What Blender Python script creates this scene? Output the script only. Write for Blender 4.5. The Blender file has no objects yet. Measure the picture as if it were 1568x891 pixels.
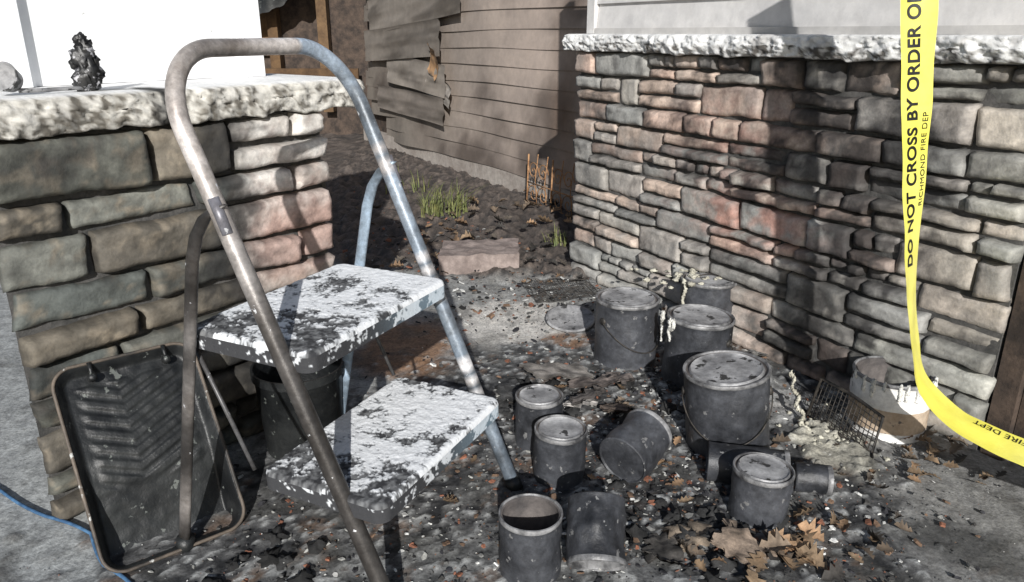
import bpy, math, random
from mathutils import Vector, Matrix, noise
random.seed(7)
R=random.random
def U(a,b): return a+(b-a)*random.random()
def N(x,y,z=0.0,s=1.0): return noise.noise(Vector((x*s,y*s,z*s)))
def FB(x,y,z=0.0,s=1.0,o=4): return noise.fractal(Vector((x*s,y*s,z*s)),0.6,2.1,o)
def clamp(a,l=0.0,h=1.0): return max(l,min(h,a))
def sm(a,b,x):
    t=clamp((x-a)/(b-a)); return t*t*(3-2*t)
def mix(a,b,t): return tuple(a[i]*(1-t)+b[i]*t for i in range(3))
def gau(x,y,cx,cy,rx,ry=None):
    ry=ry or rx
    return math.exp(-(((x-cx)/rx)**2+((y-cy)/ry)**2))

scene=bpy.context.scene
coll=bpy.context.collection
# ---------------------------------------------------------------- materials
def mat(name,ca=(1,1,1),cb=None,rough=.8,metal=0.0,nscale=12,bump=.3,bscale=60,attr=False,bdist=.004,
        speck=None,sscale=90,sthr=.62,fine=(.75,1.2),ramp=(.38,.62)):
    m=bpy.data.materials.new(name); m.use_nodes=True
    nt=m.node_tree; nd=nt.nodes; lk=nt.links
    p=nd['Principled BSDF']; p.inputs['Roughness'].default_value=rough; p.inputs['Metallic'].default_value=metal
    tc=nd.new('ShaderNodeTexCoord')
    n1=nd.new('ShaderNodeTexNoise'); n1.inputs['Scale'].default_value=nscale; n1.inputs['Detail'].default_value=8; n1.inputs['Roughness'].default_value=.65
    lk.new(tc.outputs['Object'],n1.inputs['Vector'])
    r1=nd.new('ShaderNodeValToRGB'); r1.color_ramp.elements[0].position=ramp[0]; r1.color_ramp.elements[1].position=ramp[1]
    cb=cb or ca
    r1.color_ramp.elements[0].color=(*ca,1); r1.color_ramp.elements[1].color=(*cb,1)
    lk.new(n1.outputs['Fac'],r1.inputs['Fac'])
    col=r1.outputs['Color']
    n2=nd.new('ShaderNodeTexNoise'); n2.inputs['Scale'].default_value=bscale; n2.inputs['Detail'].default_value=6; n2.inputs['Roughness'].default_value=.7
    lk.new(tc.outputs['Object'],n2.inputs['Vector'])
    mr=nd.new('ShaderNodeMapRange'); mr.inputs['From Min'].default_value=.3; mr.inputs['From Max'].default_value=.7
    mr.inputs['To Min'].default_value=fine[0]; mr.inputs['To Max'].default_value=fine[1]
    lk.new(n2.outputs['Fac'],mr.inputs['Value'])
    if attr:
        at=nd.new('ShaderNodeAttribute'); at.attribute_name='Col'
        mm=nd.new('ShaderNodeMix'); mm.data_type='RGBA'; mm.blend_type='MULTIPLY'; mm.inputs['Factor'].default_value=1
        lk.new(col,mm.inputs['A']); lk.new(at.outputs['Color'],mm.inputs['B']); col=mm.outputs['Result']
    v=nd.new('ShaderNodeVectorMath'); v.operation='SCALE'
    lk.new(col,v.inputs[0]); lk.new(mr.outputs['Result'],v.inputs['Scale']); col=v.outputs['Vector']
    if speck:
        n3=nd.new('ShaderNodeTexNoise'); n3.inputs['Scale'].default_value=sscale; n3.inputs['Detail'].default_value=5; n3.inputs['Roughness'].default_value=.6
        lk.new(tc.outputs['Object'],n3.inputs['Vector'])
        r3=nd.new('ShaderNodeMapRange'); r3.inputs['From Min'].default_value=sthr; r3.inputs['From Max'].default_value=sthr+.03
        lk.new(n3.outputs['Fac'],r3.inputs['Value'])
        m3=nd.new('ShaderNodeMix'); m3.data_type='RGBA'
        lk.new(r3.outputs['Result'],m3.inputs['Factor']); lk.new(col,m3.inputs['A']); m3.inputs['B'].default_value=(*speck,1)
        col=m3.outputs['Result']
    lk.new(col,p.inputs['Base Color'])
    b=nd.new('ShaderNodeBump'); b.inputs['Strength'].default_value=bump; b.inputs['Distance'].default_value=bdist
    lk.new(n2.outputs['Fac'],b.inputs['Height']); lk.new(b.outputs['Normal'],p.inputs['Normal'])
    return m
M_stone=mat('stone_veneer',(.82,.82,.82),(1.14,1.12,1.10),rough=.8,nscale=7,bump=.6,bscale=100,attr=True,bdist=.003,fine=(.76,1.22))
M_mortar=mat('mortar',(.05,.05,.048),(.11,.105,.10),rough=.95,nscale=20,bump=.6,bscale=120)
M_cap=mat('limestone_cap',(.92,.92,.92),(1.06,1.06,1.05),rough=.9,nscale=10,bump=.6,bscale=110,attr=True,bdist=.004,fine=(.84,1.12))
M_ground=mat('ground_surface',(.75,.75,.76),(1.2,1.2,1.2),rough=.75,nscale=26,bump=.6,bscale=140,attr=True,bdist=.004,fine=(.5,1.55))
M_debris=mat('debris',(.8,.8,.8),(1.2,1.2,1.2),rough=.9,nscale=40,bump=.6,bscale=160,attr=True)
M_siding=mat('vinyl_siding',(.85,.85,.85),(1.1,1.09,1.07),rough=.6,nscale=3,bump=.2,bscale=18,attr=True,bdist=.008,fine=(.86,1.1))
M_white=mat('white_paint',(.84,.85,.86),(.89,.90,.91),rough=.5,nscale=6,bump=.15,bscale=40,speck=(.5,.5,.49),sscale=70,sthr=.7,fine=(.95,1.04))
M_chrome=mat('scorched_tube',(.34,.32,.31),(.80,.80,.82),rough=.40,metal=.25,nscale=9,bump=.2,bscale=80,attr=True,speck=(.75,.76,.78),sscale=46,sthr=.68,fine=(.6,1.2))
M_step=mat('step_residue',(.95,.95,.95),(1.03,1.03,1.03),rough=.85,nscale=30,bump=.6,bscale=150,attr=True,bdist=.003,fine=(.86,1.06))
M_can=mat('burnt_tin',(.012,.013,.016),(.10,.105,.118),rough=.46,metal=.05,nscale=6,bump=.45,bscale=60,speck=(.20,.20,.20),sscale=40,sthr=.64,ramp=(.36,.70),fine=(.6,1.3))
M_lid=mat('burnt_lid',(.17,.17,.175),(.45,.45,.455),rough=.6,metal=.05,nscale=12,bump=.4,bscale=70,speck=(.04,.04,.04),sscale=30,sthr=.59)  # burnt grey, lightened so the lids carry a painted highlight
M_in=mat('can_inside',(.06,.055,.055),(.17,.15,.14),rough=.7,nscale=10,bump=.4,bscale=60)
M_black=mat('charred_plastic',(.007,.008,.009),(.028,.030,.030),rough=.42,nscale=8,bump=.45,bscale=50,speck=(.13,.14,.13),sscale=42,sthr=.64)
M_foam=mat('foam_residue',(.62,.61,.56),(.85,.84,.8),rough=.95,nscale=30,bump=.9,bscale=120)
M_cream=mat('cream_residue',(.40,.38,.31),(.64,.62,.52),rough=.95,nscale=20,bump=.9,bscale=90)
M_wire=mat('burnt_wire',(.02,.02,.02),(.08,.07,.06),rough=.6,metal=.3,nscale=30)
M_rust=mat('rusty_iron',(.26,.13,.06),(.42,.24,.12),rough=.85,nscale=30)
M_leaf=mat('dry_leaf',(.7,.7,.7),(1.2,1.2,1.2),rough=.8,nscale=30,attr=True)
M_grass=mat('grass_blade',(.10,.13,.04),(.2,.2,.07),rough=.7,nscale=20)
M_tape=mat('yellow_tape',(.80,.74,.12),(.85,.80,.20),rough=.3,nscale=5,bump=.3,bscale=24,fine=(.92,1.06))
M_ink=mat('black_ink',(.01,.01,.01),(.02,.02,.02),rough=.5)
M_wood=mat('burnt_wood',(.030,.022,.018),(.09,.063,.047),rough=.85,nscale=14,bump=.7,bscale=60)
M_stud=mat('wood_stud',(.18,.13,.085),(.34,.26,.17),rough=.85,nscale=8,attr=True)
M_cord=mat('blue_cord',(.04,.10,.2),(.08,.18,.32),rough=.6,nscale=30)
M_paper=mat('paint_label',(.40,.30,.21),(.52,.42,.32),rough=.8,nscale=14,speck=(.12,.1,.09),sscale=20,sthr=.64)
M_canw=mat('white_scorched_can',(.76,.75,.72),(.84,.83,.81),rough=.6,nscale=12,bump=.3,bscale=60,speck=(.06,.055,.05),sscale=16,sthr=.60)
M_block=mat('paver_block',(.20,.16,.145),(.34,.28,.255),rough=.95,nscale=10,bump=.8,bscale=60)
M_found=mat('foundation_concrete',(.30,.26,.23),(.42,.38,.34),rough=.95,nscale=6,bump=.6,bscale=40)
M_rim=mat('burnt_rim',(.07,.07,.073),(.36,.36,.365),rough=.45,metal=.2,nscale=20,bump=.3,bscale=70)  # burnt metal, lightened to paint in top-lit rims

# ---------------------------------------------------------------- mesh builder
class MB:
    def __init__(s): s.v=[];s.f=[];s.m=[];s.c=[];s.sm=[]
    def add(s,vs,fs,mi=0,col=(1,1,1),smooth=True):
        o=len(s.v); s.v+= [tuple(v) for v in vs]
        if isinstance(col,list): s.c+=col
        else: s.c+=[col]*len(vs)
        for f in fs: s.f.append(tuple(i+o for i in f)); s.m.append(mi); s.sm.append(smooth)
    def box(s,o,ax,ay,az,mi=0,col=(1,1,1)):
        o=Vector(o);ax=Vector(ax);ay=Vector(ay);az=Vector(az)
        vs=[o,o+ax,o+ax+ay,o+ay,o+az,o+ax+az,o+ax+ay+az,o+ay+az]
        s.add(vs,[(0,3,2,1),(4,5,6,7),(0,1,5,4),(1,2,6,5),(2,3,7,6),(3,0,4,7)],mi,col,False)
    def grid(s,nu,nv,fn,mi=0,colfn=None,smooth=True,closev=False):
        vs=[];cs=[]
        for i in range(nu+1):
            for j in range(nv+1):
                p=fn(i/nu,j/nv); vs.append(p)
                cs.append(colfn(i/nu,j/nv,p) if colfn else (1,1,1))
        fs=[(i*(nv+1)+j,(i+1)*(nv+1)+j,(i+1)*(nv+1)+j+1,i*(nv+1)+j+1) for i in range(nu) for j in range(nv)]
        s.add(vs,fs,mi,cs,smooth)
    def tube(s,path,r,n=10,mi=0,col=(1,1,1),cap=True,flat=None):
        P=[Vector(p) for p in path]; k=len(P)
        T=[]
        for i in range(k):
            a=P[max(0,i-1)]; b=P[min(k-1,i+1)]; T.append((b-a).normalized())
        up=Vector((0,0,1)) if abs(T[0].z)<.9 else Vector((1,0,0))
        nrm=(up-T[0]*up.dot(T[0])).normalized()
        vs=[];cs=[]
        for i in range(k):
            nrm=(nrm-T[i]*nrm.dot(T[i])).normalized(); b=T[i].cross(nrm)
            rr=r[i] if isinstance(r,list) else r
            for j in range(n):
                a=2*math.pi*j/n
                if flat: q=P[i]+flat[0]*math.cos(a)*flat[2]+flat[1]*math.sin(a)*flat[3]
                else: q=P[i]+nrm*math.cos(a)*rr+b*math.sin(a)*rr
                vs.append(q); cs.append(col[i] if isinstance(col,list) else col)
        fs=[(i*n+j,i*n+(j+1)%n,(i+1)*n+(j+1)%n,(i+1)*n+j) for i in range(k-1) for j in range(n)]
        if cap: fs+= [tuple(range(n-1,-1,-1)),tuple((k-1)*n+j for j in range(n))]
        s.add(vs,fs,mi,cs)
    def lathe(s,prof,mx=Matrix(),n=40,mi=0,dent=None,col=(1,1,1)):
        vs=[]
        for (r,z,*_) in prof:
            for j in range(n):
                a=2*math.pi*j/n; x=r*math.cos(a);y=r*math.sin(a);zz=z
                if dent: x,y,zz=dent(x,y,zz)
                vs.append(mx@Vector((x,y,zz)))
        o=len(s.v); s.v+=[tuple(v) for v in vs]; s.c+=[col]*len(vs)
        for i in range(len(prof)-1):
            m=prof[i+1][2] if len(prof[i+1])>2 else mi
            for j in range(n):
                s.f.append((o+i*n+j,o+i*n+(j+1)%n,o+(i+1)*n+(j+1)%n,o+(i+1)*n+j)); s.m.append(m); s.sm.append(True)
    def blob(s,c,r,seed=0,mi=0,col=(1,1,1),rough=.35,flat=1.0,n=8):
        vs=[];fs=[]
        for i in range(n+1):
            ph=math.pi*i/n
            for j in range(n*2):
                a=2*math.pi*j/(n*2)
                d=Vector((math.sin(ph)*math.cos(a),math.sin(ph)*math.sin(a),math.cos(ph)))
                k=1+rough*noise.fractal(d*2.2+Vector((seed*3.1,seed,0)),.7,2,3)
                vs.append((c[0]+d.x*r*k,c[1]+d.y*r*k,c[2]+d.z*r*k*flat))
        m=n*2
        fs=[(i*m+j,(i+1)*m+j,(i+1)*m+(j+1)%m,i*m+(j+1)%m) for i in range(n) for j in range(m)]
        s.add(vs,fs,mi,col)
    def obj(s,name,mats,parent=None,recalc=False,autosmooth=None):
        me=bpy.data.meshes.new(name); me.from_pydata(s.v,[],s.f)
        for m in (mats if isinstance(mats,list) else [mats]): me.materials.append(m)
        me.polygons.foreach_set('material_index',s.m)
        me.polygons.foreach_set('use_smooth',s.sm)
        ca=me.color_attributes.new('Col','FLOAT_COLOR','POINT')
        fl=[]
        for c in s.c: fl+= [c[0],c[1],c[2],1.0]
        ca.data.foreach_set('color',fl)
        me.update()
        if recalc:
            import bmesh
            bm=bmesh.new(); bm.from_mesh(me); bmesh.ops.recalc_face_normals(bm,faces=bm.faces); bm.to_mesh(me); bm.free()
        if autosmooth:
            me.set_sharp_from_angle(angle=math.radians(autosmooth))
        o=bpy.data.objects.new(name,me); coll.objects.link(o)
        if parent: o.parent=parent
        return o
def empty(name):
    e=bpy.data.objects.new(name,None); coll.objects.link(e); return e

# ---------------------------------------------------------------- ground
def zone(x,y):
    n1=FB(x,y,0,2.2); n2=FB(x+5,y,3,7); n3=FB(x,y+9,1,22); n4=N(x,y,7,60); n5=FB(x,y,2,48,3)
    c=(.34,.345,.335); c=mix(c,(.24,.245,.24),clamp(.5+n1)); c=mix(c,(.19,.185,.17),clamp(n3*1.2,0,.5))
    if x<-.75: c=mix(c,(.38,.40,.40),.5)
    c=mix(c,(.20,.195,.185),.65*sm(.55,.85,x)*sm(2.0,1.6,y))
    h=.0015*n2
    line=2.95+.25*n1
    so=sm(line-.08,line+.12,y)
    w=gau(x,y,.15,1.35,.42,.42)+gau(x,y,.05,1.85,.4)+gau(x,y,-.35,1.35,.4,.35)+gau(x,y,.5,1.5,.32)+gau(x,y,.35,2.1,.42)+gau(x,y,.6,1.95,.35)+gau(x,y,-.2,1.0,.5,.3)+.7*gau(x,y,.5,1.1,.3,.15)+.6*gau(x,y,-.6,1.15,.15,.15)
    ch=sm(.30,.58,w+.35*n2+.25*n3)
    lp=gau(x,y,.0,2.42,.26,.26)
    ch*=1-sm(.3,.7,lp+.2*n2)
    c=mix(c,(.58,.56,.52),sm(.2,.7,lp+.25*n2))
    br=sm(.35,.75,gau(x,y,-.33,2.2,.2,.3)+gau(x,y,.18,2.25,.1,.08)+.2*n2)
    dark=mix((.020,.021,.023),(.17,.17,.168),clamp(.40+1.0*n3+.5*n5+.2*n4))
    dark=mix(dark,(.19,.125,.085),sm(.34,.5,FB(x,y,4,9))*.5)
    blk=sm(.35,.8,gau(x,y,.27,1.33,.15,.13)+.8*gau(x,y,-.25,1.05,.2,.1)+.6*gau(x,y,.0,1.75,.2,.1)+.3*n2)
    dark=mix(dark,(.012,.012,.013),blk*.8)
    c=mix(c,dark,ch)
    c=mix(c,(.26,.14,.07),br*.85)
    soil=mix((.045,.04,.037),(.16,.13,.11),clamp(.4+.9*n3+.5*n4))
    c=mix(c,soil,so)
    h+=so*(.02+.025*n2+.012*n3)+ch*(.004+.003*n3+.0025*n4+.002*n5)
    fz=gau(x,y,.1,1.12,.35,.22)+gau(x,y,.62,1.9,.2)+.8*gau(x,y,.1,2.3,.5,.3)+.7*gau(x,y,-.35,1.1,.25,.15)+.5*gau(x,y,.35,1.75,.3,.2)
    fo=sm(.26,.34,n5*.7+.35*n4+.25*n3+.20*(fz-.4))*max(ch,.25*lp)*(1-so)
    c=mix(c,(.46,.47,.46),fo*.75); h+=fo*.0015
    gy=sm(.3,.8,fz+.4*n3)*ch*.25; c=mix(c,(.24,.245,.24),gy)
    cm=gau(x,y,.77,1.58,.09,.13)
    cc=sm(.32,.6,cm+.25*n3+.1*n5)
    c=mix(c,(.50,.48,.40),cc*.9); h+=.007*cc*(1+.8*n3+.5*n5)
    g2=sm(.35,.7,gau(x,y,.68,1.85,.14,.2)+.2*n3); c=mix(c,(.38,.38,.37),g2*.7)
    c=mix(c,(.06,.06,.058),.8*sm(.3,.8,gau(x,y,.86,1.24,.13,.1)+.25*n2))
    c=mix(c,(.09,.088,.08),.65*sm(.3,.8,gau(x,y,.62,1.02,.3,.14)+.25*n2))
    c=mix(c,(.10,.098,.09),.5*sm(.15,.45,n2)*(1-so))
    return c,h
mb=MB()
def axis(a,b,c,d,f,k):
    out=[];x=a
    while x<b: out.append(x); x+=k
    x=b
    while x<c: out.append(x); x+=f
    x=c
    while x<=d+1e-6: out.append(x); x+=k
    return out
xs=axis(-2.4,-1.3,1.4,2.6,.010,.06); ys=[]
y=.4
while y<8:
    ys.append(y); y+= .009 if y<2.2 else (.016 if y<3.2 else .035)
vs=[];cs=[]
for x in xs:
    for y in ys:
        c,h=zone(x,y); e=min(1,(x+2.4)/.2,(2.55-x)/.2,(y-.4)/.2,(8-y)/.3)
        vs.append((x,y,h*e+.004)); cs.append(c)
ny=len(ys)
mb.add(vs,[(i*ny+j,(i+1)*ny+j,(i+1)*ny+j+1,i*ny+j+1) for i in range(len(xs)-1) for j in range(ny-1)],0,cs)
mb.obj('patio_ground',M_ground)
mb=MB(); mb.add([(-200,-200,-.012),(200,-200,-.012),(200,200,-.012),(-200,200,-.012)],[(0,1,2,3)],0,(.12,.115,.105)); mb.obj('ground',M_ground)

# ---------------------------------------------------------------- stone veneer
def veneer(mb,org,d,n,length,height,hmin,hmax,lmin,lmax,gap,colfn,seed,res=.011,relief=(.012,.034),rad=.009,psplit=.3,rough=1.0):
    rnd=random.Random(seed); org=Vector(org);d=Vector(d);n=Vector(n)
    cells=[]; z=0.0
    while z<height-.02:
        h=rnd.uniform(hmin,hmax)
        if height-z-h<hmin*.7: h=height-z
        s=-rnd.uniform(0,.01)
        while s<length-.01:
            l=rnd.uniform(lmin,lmax)
            if length-s-l<lmin*.7: l=length-s+rnd.uniform(-.008,.004)
            if h>hmax*.72 and rnd.random()<psplit:
                k=rnd.uniform(.4,.6)
                cells.append((s,z,l,h*k)); 
                if rnd.random()<.5:
                    q=rnd.uniform(.35,.65); cells.append((s,z+h*k,l*q,h*(1-k))); cells.append((s+l*q,z+h*k,l*(1-q),h*(1-k)))
                else: cells.append((s,z+h*k,l,h*(1-k)))
            else: cells.append((s,z,l,h))
            s+=l
        z+=h
    for ci,(s0,z0,l,h) in enumerate(cells):
        rel=rnd.uniform(*relief); base,kk=colfn(s0+l/2,z0+h/2,rnd); tilt=rnd.uniform(-.06,.06)*h; tx=rnd.uniform(-.014,.014)
        nu=max(6,int(l/res)); nv=max(5,int(h/res)); sd=rnd.uniform(0,50)
        skew=rnd.uniform(-.010,.010)
        def fn(u,v,s0=s0,z0=z0,l=l,h=h):
            uu=u; vv=v
            if 0<u<1: uu=clamp(.5+(u-.5)*(1+ .9*(2*abs(u-.5))**3*(rad/l)*4),.25*rad/l,1-.25*rad/l)
            if 0<v<1: vv=clamp(.5+(v-.5)*(1+ .9*(2*abs(v-.5))**3*(rad/h)*2),.25*rad/h,1-.25*rad/h)
            s=s0+gap/2+(l-gap)*uu; z=z0+gap/2+(h-gap)*vv
            wob=.005*N(s*12,z*12,sd)+.003*N(s*40,z*40,sd)
            s+= (wob+skew*(vv-.5)) ; z+= wob*.9+tilt*(uu-.5)+.004*N(s*9,3,sd)
            e=min(uu*(l-gap),(1-uu)*(l-gap),vv*(h-gap),(1-vv)*(h-gap))
            k=clamp(e/rad+ .25*N(s*30,z*30,sd)*(1 if e>1e-6 else 0)); k=math.sqrt(max(0,1-(1-k)**2))
            a=FB(s,z,sd,9,2); b=1-abs(N(s*22,z*30,sd))*2; c=FB(s,z,sd+3,60,2)
            dep=rel*k+rough*(.007*a+.0035*b+.0026*c)*k + tx*(uu-.5)*k + .004*k*(vv-.5)
            if u in(0,1) or v in(0,1): dep=-.004
            return org+d*s+n*dep+Vector((0,0,z))
        def cf(u,v,p):
            s=s0+l*u;z=z0+h*v
            c=kk(s,z,base,FB(s,z,sd,8,4),FB(s,z,0,5,4),FB(s,z,sd,30,3))
            e=min(u*l,(1-u)*l,v*h*1.0,(1-v)*h)
            return mix(tuple(q*.45 for q in c),c,sm(0,.012,e+.006*FB(s,z,sd,40,2)))
        mb.grid(nu,nv,fn,0,cf)
RP=Vector((.2635,3.01,0)); RD=Vector((.508,-.861,0)).normalized(); RN=Vector((-.861,-.508,0)).normalized()
LP=Vector((-.4815,1.89,0)); LD=Vector((.617,.786,0)).normalized(); LN=Vector((.786,-.617,0)).normalized()
palR=[(.60,.48,.40),(.53,.49,.45),(.46,.44,.41),(.62,.46,.38),(.41,.41,.39),(.55,.43,.36),(.60,.56,.50)]
def soot_R(s,z,base,n1,n2,n3):
    c=mix(base,tuple(b*.55 for b in base),clamp(.30+1.0*n1))
    c=mix(c,(.36,.36,.35),.4*clamp(.3+n1))
    pink=gau(s,z,.95,.42,.30,.10)+.8*gau(s,z,.78,.64,.2,.12)+.4*gau(s,z,1.15,.6,.2,.1)
    c=mix(c,(.62,.33,.26),clamp(pink*(.5+.7*n3+.7*n1)*.85,0,.75))
    so=1.2*gau(s,z,1.26,.34,.19,.30)+.8*gau(s,z,1.12,.60,.44,.05)+.9*gau(s,z,1.0,.27,.24,.04)+.9*gau(s,z,1.25,.70,.22,.18)+.65*gau(s,z,.9,.87,.9,.06)+.7*gau(s,z,.75,.52,.16,.05)+.55*gau(s,z,.45,.68,.35,.06)+.3*gau(s,z,.9,.12,.4,.1)
    c=mix(c,(.03,.029,.03),clamp(so*1.0+.9*n2+.45*n3-.16,0,.92))
    pale=gau(s,z,.5,.1,.6,.12)
    c=mix(c,(.47,.48,.46),clamp(pale*.6-.3*n2,0,.55))
    return c
def colR(s,z,rnd):
    b=rnd.choice(palR); k=rnd.uniform(.65,1.2)
    if s>1.42: b=mix(b,(.50,.50,.44),.6)
    return tuple(x*k for x in b),soot_R
mb=MB()
veneer(mb,RP,RD,RN,1.67,.885,.055,.10,.10,.32,.004,colR,31,res=.0095,relief=(.004,.034),rad=.006,psplit=.5,rough=.65)
stone_r=empty('stone_veneer_wall')
mb.obj('stones',M_stone,stone_r)
mb=MB(); mb.box(RP-RN*.25+RD*.006,RD*1.66,RN*.25,(0,0,.885)); mb.obj('mortar_core',M_mortar,stone_r)
palL=[(.175,.18,.155),(.22,.195,.155),(.14,.155,.145),(.16,.145,.12),(.21,.215,.19)]
def soot_light_L(s,z,base,n1,n2,n3):
    c=mix(base,tuple(b*.4 for b in base),clamp(.45+1.1*n1))
    c=mix(c,(.34,.29,.22),clamp(-.15+1.1*n3+.6*n1,0,.6))
    br=sm(-.30,-.22,s)  # stones at the right end go pale: bright lighting painted into their colour
    c2=mix((.85,.82,.77),(.50,.46,.42),clamp(.3+n1))
    pink=gau(s,z,-.1,.47,.2,.12); c2=mix(c2,(.50,.32,.27),clamp(pink*1.1+.3*n3,0,.8))
    c=mix(c,c2,br*sm(.22,.5,z))
    c=mix(c,(.022,.022,.022),clamp(1.2*gau(s,z,-.28,.45,.07,.5)+.4*gau(s,z,-.5,.74,.4,.07)+.4*gau(s,z,-.35,.3,.3,.12)+.9*n2+.3*n3-.14,0,.88))  # soot, plus a tall dark stripe painting the ladder rail's shadow
    return c
def colL(s,z,rnd):
    b=rnd.choice(palL); k=rnd.uniform(.75,1.3)
    return tuple(x*k for x in b),(lambda s,z,b,a1,a2,a3: soot_light_L(s-.735,z,b,a1,a2,a3))
ped=empty('stone_porch_pedestal')
mb=MB()
veneer(mb,LP-LD*.735,LD,LN,.745,.772,.065,.11,.12,.30,.010,colL,23,res=.0075,relief=(.014,.040),rad=.009,psplit=.3,rough=.75)
veneer(mb,LP+Vector((0,0,0)),-LN,LD,.3,.772,.07,.11,.12,.2,.010,colL,5,res=.02,relief=(.012,.02))
mb.obj('stones',M_stone,ped)
mb=MB()
b0=LP-LD*.735; b1=LP; b2=LP-LN*.34; b3=b0+Vector((-.58,.814,0))*.36
vsx=[(*p.xy,0) for p in (b0,b1,b2,b3)]+[(*p.xy,.772) for p in (b0,b1,b2,b3)]
mb.add(vsx,[(0,1,5,4),(1,2,6,5),(2,3,7,6),(3,0,4,7),(4,5,6,7)],0,(1,1,1),False); mb.obj('mortar_core',M_mortar,ped)

def cap(name,org,d,n,s0,s1,z0,z1,oh,depth,colfn,parent,seed):
    mb=MB(); L=s1-s0; nu=int(L/.006); prof=[]
    for i in range(14): prof.append((-depth+(depth+oh-.006)*i/14,z1,.1))
    for i in range(15):
        t=i/14; prof.append((oh-.006+.006*math.sin(math.pi*t)-.004*t,z1-.003-(z1-z0-.005)*t,1.0))
    for i in range(5): prof.append((oh-.012-(depth+oh-.012)*(i+1)/5,z0,.15))
    nv=len(prof)-1; org=Vector(org)
    def fn(u,v):
        s=s0+L*u; o,z,w=prof[round(v*nv)]
        if u in (0,1): o2=o*.97; z2=z0+(z-z0)*.92
        else: o2,z2=o,z
        a=FB(s,z*1.3,seed,8,3); b=FB(s,z*2,seed+5,55,4); r=1-2*abs(N(s*16,z*22,seed))
        rag=.008*FB(s,seed,2,13,3)
        o2+= w*(.010*a+.006*b+.005*r)
        z2+= w*(rag if z<(z0+z1)/2 else -.004*abs(b)) + .0008*a*(1-w)
        return org+d*(s+ (.01*b if u in(0,1) else 0))+n*o2+Vector((0,0,z2))
    def cf(u,v,p):
        s=s0+L*u; o,z,w=prof[round(v*nv)]
        return colfn(s,z,o,w,FB(s,z+o,seed,9,4),FB(s,z+o,seed+3,48,4))
    mb.grid(nu,nv,fn,0,cf)
    m=nv+1
    mb.f.append(tuple(range(m))); mb.m.append(0); mb.sm.append(False)
    mb.f.append(tuple(nu*m+j for j in range(m-1,-1,-1))); mb.m.append(0); mb.sm.append(False)
    return mb.obj(name,M_cap,parent,recalc=True)
def ccL(s,z,o,w,a,b):
    c=(.88,.88,.87)
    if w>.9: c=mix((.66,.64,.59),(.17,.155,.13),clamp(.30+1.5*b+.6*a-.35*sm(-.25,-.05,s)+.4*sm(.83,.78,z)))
    c=mix(c,(.03,.03,.03),clamp(1.8*gau(s,o,-.40,.0,.025,.07)+1.0*gau(s,o,-.47,-.04,.08,.02)-.3+.7*b))
    return c
cap('cap_stone',LP,LD,LN,-.80,.115,.772,.842,.045,.33,ccL,ped,3)
def ccR(s,z,o,w,a,b):
    c=mix((.82,.82,.81),(.50,.49,.48),clamp(.12+1.2*a+.7*b))
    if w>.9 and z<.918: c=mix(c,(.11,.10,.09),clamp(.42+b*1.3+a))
    return c
cap('cap_stone',RP,RD,RN,-.045,1.75,.885,.945,.055,.2,ccR,stone_r,8)

# white porch column on pedestal
col=empty('white_porch_column')
mb=MB()
q0=LP-LN*.225-LD*.592; CH=.62
mb.box(q0-LN*.30,LD*.607,LN*.285,(0,0,CH)); mb.obj('shaft',M_white,col).location.z=.843
mb=MB()
mb.box(q0-LN*.014,LD*.052,LN*.022,(0,0,CH)); mb.box(q0-LN*.014+LD*.555,LD*.052,LN*.022,(0,0,CH)); mb.box(q0-LN*.013+LD*.545,LD*.0085,LN*.012,(0,0,CH));mb.box(q0-LN*.013+LD*.053,LD*.0085,LN*.012,(0,0,CH))
mb.obj('trim',M_white,col,).location.z=.843

# siding wall above right cap
mb=MB(); b0=RP-RN*.06
for i in range(6):
    z=.946+i*.105
    def fn(u,v,z=z): 
        s=.03+1.9*u; return b0+RD*s+RN*(.012*(1-v)+.0015*N(s*3,z*4))+Vector((0,0,z+.112*v))
    mb.grid(30,2,fn,0,lambda u,v,p:(.62,.61,.605))
    mb.add([b0+RD*.03+RN*.012+Vector((0,0,z)),b0+RD*1.93+RN*.012+Vector((0,0,z)),b0+RD*1.93+RN*-.004+Vector((0,0,z+.002)),b0+RD*.03+RN*-.004+Vector((0,0,z+.002))],[(0,1,2,3)],0,(.4,.38,.37),False)  # lap underside coloured darker, a painted shadow line
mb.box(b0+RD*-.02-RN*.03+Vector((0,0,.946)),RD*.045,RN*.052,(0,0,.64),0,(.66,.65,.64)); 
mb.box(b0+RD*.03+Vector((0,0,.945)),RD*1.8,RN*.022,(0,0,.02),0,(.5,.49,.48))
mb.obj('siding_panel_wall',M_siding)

# dark door jamb
mb=MB()
j0=RP+RD*1.675-RN*.05
mb.box(j0,RD*.05,RN*.05,(0,0,1.6)); mb.box(j0+RD*.052,RD*.12,RN*.03,(0,0,1.6)); mb.box(j0+RD*.174,RD*.5,RN*.01,(0,0,1.6))
mb.obj('door_jamb',M_wood)

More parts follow.
